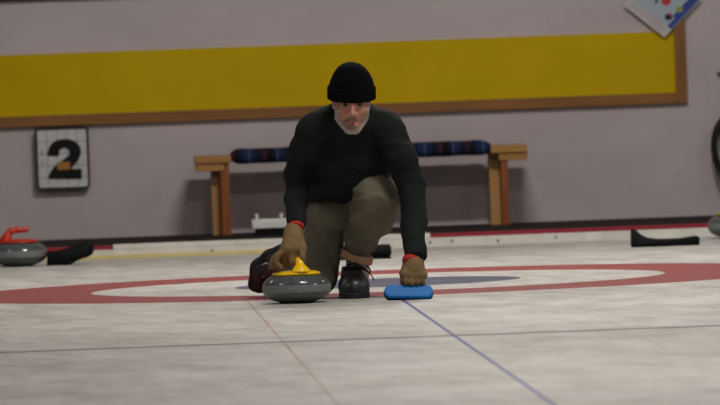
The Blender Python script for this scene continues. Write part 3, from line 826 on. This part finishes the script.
# trousers
def trousers(p):
    d = rc(p, PEL+np.array([-.05, .0, -.02]), PEL+np.array([.06, 0, -.02]), .118, .118)
    d = smin(d, rc(p, P(330, 214, -1.74), P(352, 210, -1.76), .085, .085), .03)
    lt = chain(p, [THL, P(324, 238, -1.70), KNL, (KNL+ANL)/2, ANL], [.092, .084, .070, .058, .046], .02)
    rt_ = chain(p, [THR, P(374, 197, -1.82), KNR, P(370, 217, -1.96), P(362, 238, -1.83), P(357, 254, -1.765)], [.105, .098, .088, .084, .064, .052], .025)
    w = wrinkle(p, 34, 21, (1, 1, .55))*.010+wrinkle(p, 80, 22, (1.2, 1, .4))*.0055
    w2 = wrinkle(p, 40, 31, (1, 1, .45))*.010+wrinkle(p, 85, 32, (.7, 1, 1.2))*.0055
    a = smin(d, lt, .03)+w; b = rt_+w2
    b = smax(b, plane(p, P(357, 257, -1.765), (-.33, .10, -1)), .004)
    d = smin(a, b, .018)
    d = smax(d, plane(p, ANL, ANL-KNL), .004)
    d = smax(d, .004-p[2], .004)
    return d
lo, hi = bounds([KNL, ANL, KNR, PEL, THL, THR, P(357, 260, -1.75)], .14); lo[2] = -.01
tag(sdf('trousers', trousers, lo, hi, .005, MT['trouser'], PERSON), 'baggy olive canvas trousers')
def legband(C_, ax, r, half, rx=1.0):
    ax = V3(ax)/np.linalg.norm(ax)
    def f(p):
        q = [p[i]-C_[i] for i in range(3)]; t = q[0]*ax[0]+q[1]*ax[1]+q[2]*ax[2]
        rad = np.sqrt(np.maximum((q[0]-t*ax[0])**2/rx**2+(q[1]-t*ax[1])**2+(q[2]-t*ax[2])**2, 0))
        n = wrinkle(p, 60, 17)*.002
        return np.sqrt(np.maximum(np.abs(t)-half, 0)**2+np.maximum(np.abs(rad-r+n)-.004, 0)**2)-.004
    l_, h_ = bounds([C_], .11); return f, l_, h_
f, l_, h_ = legband(P(356.6, 256.6, -1.77), (-.33, .12, -1), .0605, .0135, 1.0)
tag(sdf('trouser_cuff', f, l_, h_, .0028, MT['cuff'], PERSON), 'rolled-up tan trouser cuff over the front shoe')
# socks
def sock(A, B, r, m, lab):
    def f(p): return rc(p, A, B, r, r)+.001*np.sin(p[2]*600)
    l_, h_ = bounds([A, B], r+.02); return tag(sdf('sock', f, l_, h_, .003, m, PERSON), lab)
sock(P(357.5, 256, -1.745), P(357.5, 276, -1.735), .047, MT['sock'], 'pale ribbed sock')
sock(ANL+(KNL-ANL)*.10, ANL+(P(266, 276, -1.32)-ANL)*.5, .043, MT['shoe_purple'], 'dark sock of the trailing foot')

# shoes: local x = towards the toe, y = across, z = up from the sole
def shoe(mtx, m, lace_m, lab, bow=True):
    def upper(p):
        d = ell(p, (.190, 0, .038), (.088, .055, .054)); d = smin(d, rc(p, (.24, -.026, .026), (.24, .026, .026), .022, .022), .03)
        d = smin(d, rc(p, (.16, 0, .048), (.05, 0, .052), .046, .045), .03)
        d = smin(d, rc(p, (.046, 0, .045), (.052, 0, .098), .041, .043), .025)
        d = smin(d, rc(p, (.135, 0, .070), (.080, 0, .104), .026, .028), .02)
        d = smax(d, .014-p[2], .004); d = smax(d, p[2]-.112, .006)
        d = smax(d, -rc(p, (.052, 0, .104), (.055, 0, .14), .032, .036), .004)
        # toe cap seam and sides
        return d-.0016*np.exp(-((p[0]-.225)/.003)**2)
    up_ = tag(sdf('shoe', upper, (-.02,-.08,0), (.31,.08,.14), .003, m, PERSON, mtx=mtx), lab)
    def sole(p):
        x = np.clip(p[0], .045, .235); t = (x-.045)/.19
        rad = .042+.011*t-.004*np.sin(t*PI)
        d2 = np.sqrt((p[0]-x)**2+p[1]**2)-rad-.003
        return smax(d2, np.abs(p[2]-.011)-.011, .004)
    tag(sdf('sole', sole, (-.03,-.08,-.01), (.32,.08,.04), .0032, MT['sole'], up_, mtx=mtx), 'flat black sole')
    bm = bmesh.new()
    def pp(x, y, z): return mtx @ Vector((x, y, z))
    for i in range(5):
        x = .098+i*.021; z = .122-.0115*i
        s = 1 if i % 2 else -1
        add_tube(bm, [pp(x-.004*s, -.030, z-.022), pp(x, -.014, z-.003), pp(x+.004*s, .014, z-.003), pp(x+.008*s, .030, z-.022)], .0036, 6, False, 4)
    if bow:
        for s in (1,):
            add_tube(bm, [pp(.10, 0, .122), pp(.112, s*.026, .124), pp(.122, s*.055, .108), pp(.118, s*.060, .088), pp(.108, s*.040, .098), pp(.10, s*.004, .118)], .0030, 6, False, 5)
            add_tube(bm, [pp(.10, 0, .120), pp(.125, s*.030, .112), pp(.135, s*.064, .078), pp(.130, s*.072, .060)], .0026, 6, False, 5)
    from_bm('laces', bm, lace_m, up_, True)
    return up_
def frame(o, xdir, zdir, k=1.0):
    x = Vector(xdir).normalized(); z = Vector(zdir); z = (z-x*z.dot(x)).normalized(); y = z.cross(x)
    x, y, z = x*k, y*k, z*k
    return Matrix(((x.x,y.x,z.x,o[0]),(x.y,y.y,z.y,o[1]),(x.z,y.z,z.z,o[2]),(0,0,0,1)))
g0 = P(356.5, 297, -1.70)
shoe(frame((g0[0]-.008, -1.67, 0), (-.035, -1, 0), (0, 0, 1), 1.12), MT['shoe'], MT['lace'], 'black lace-up shoe on the planted front foot')
def trailing_shoe():
    pts = [P(284, 254, -1.42), P(274.5, 261, -1.37), P(264.5, 271, -1.32), P(259.5, 284.5, -1.275)]
    def up_f(p):
        d = chain(p, pts, [.030, .036, .041, .034], .02)
        d = smin(d, rc(p, pts[3], P(264, 286, -1.29), .032, .028), .012)
        d = smin(d, rc(p, ANL, ANL+(KNL-ANL)*.12, .044, .046), .015)
        d = smax(d, .006-p[2], .003)
        return d+wrinkle(p, 70, 41)*.0014
    l_, h_ = bounds(pts+[ANL], .08)
    u = tag(sdf('shoe', up_f, l_, h_, .0032, MT['shoe_purple'], PERSON), 'dark plum shoe of the trailing foot, toe dragging on the ice')
    off = [P(281.5, 251.5, -1.40), P(271, 258.5, -1.35), P(260.5, 268.5, -1.30), P(256, 284, -1.265)]
    def so_f(p):
        d = chain(p, off, [.031, .036, .040, .034], .02)
        return smax(d, .002-p[2], .003)
    tag(sdf('sole', so_f, l_, h_, .0032, MT['sole'], u), 'black rubber sole turned outwards')
    bm = bmesh.new()
    for i in range(4):
        t = i/3; cx_, cy_ = 267-3.0*t, 263.5+13*t
        Yf = -1.385+.045*t
        add_tube(bm, [P(cx_-4.5, cy_+1.5, Yf+.022), P(cx_-1.5, cy_, Yf-.016), P(cx_+2, cy_+.6, Yf-.018), P(cx_+5, cy_+2, Yf+.002)], .0042, 6, False, 4)
    from_bm('laces', bm, MT['wlace'], u, True)
trailing_shoe()

# ------------------------------------------------------------------ light: rows of hanging hall lamps
def lamp(x, y, z, power, size=(1.3, .35), col=(1, .95, .88)):
    L = bpy.data.lights.new('hall_lamp', 'AREA'); L.shape = 'RECTANGLE'; L.size, L.size_y = size; L.energy = power; L.color = col
    o = bpy.data.objects.new('hall_lamp', L); COL.objects.link(o); o.location = (x, y, z)
    return o
for (x, y, pw) in [(.7, 1.6, 190), (-4.6, 1.6, 25), (5.4, 1.6, 35), (.9, -4, 120), (-4.6, -4, 40), (5.4, -4, 50), (.9, -10, 110), (.9, -15.5, 60)]:
    lamp(x, y, 4.3, pw)
w = bpy.data.worlds.new('hall_air'); SC.world = w; w.use_nodes = True
w.node_tree.nodes['Background'].inputs[0].default_value = (.62, .60, .62, 1); w.node_tree.nodes['Background'].inputs[1].default_value = .09
SC.view_settings.view_transform = 'Standard'; SC.view_settings.look = 'None'; SC.view_settings.gamma = 1; SC.view_settings.use_curve_mapping = False
SC.view_settings.exposure = 0
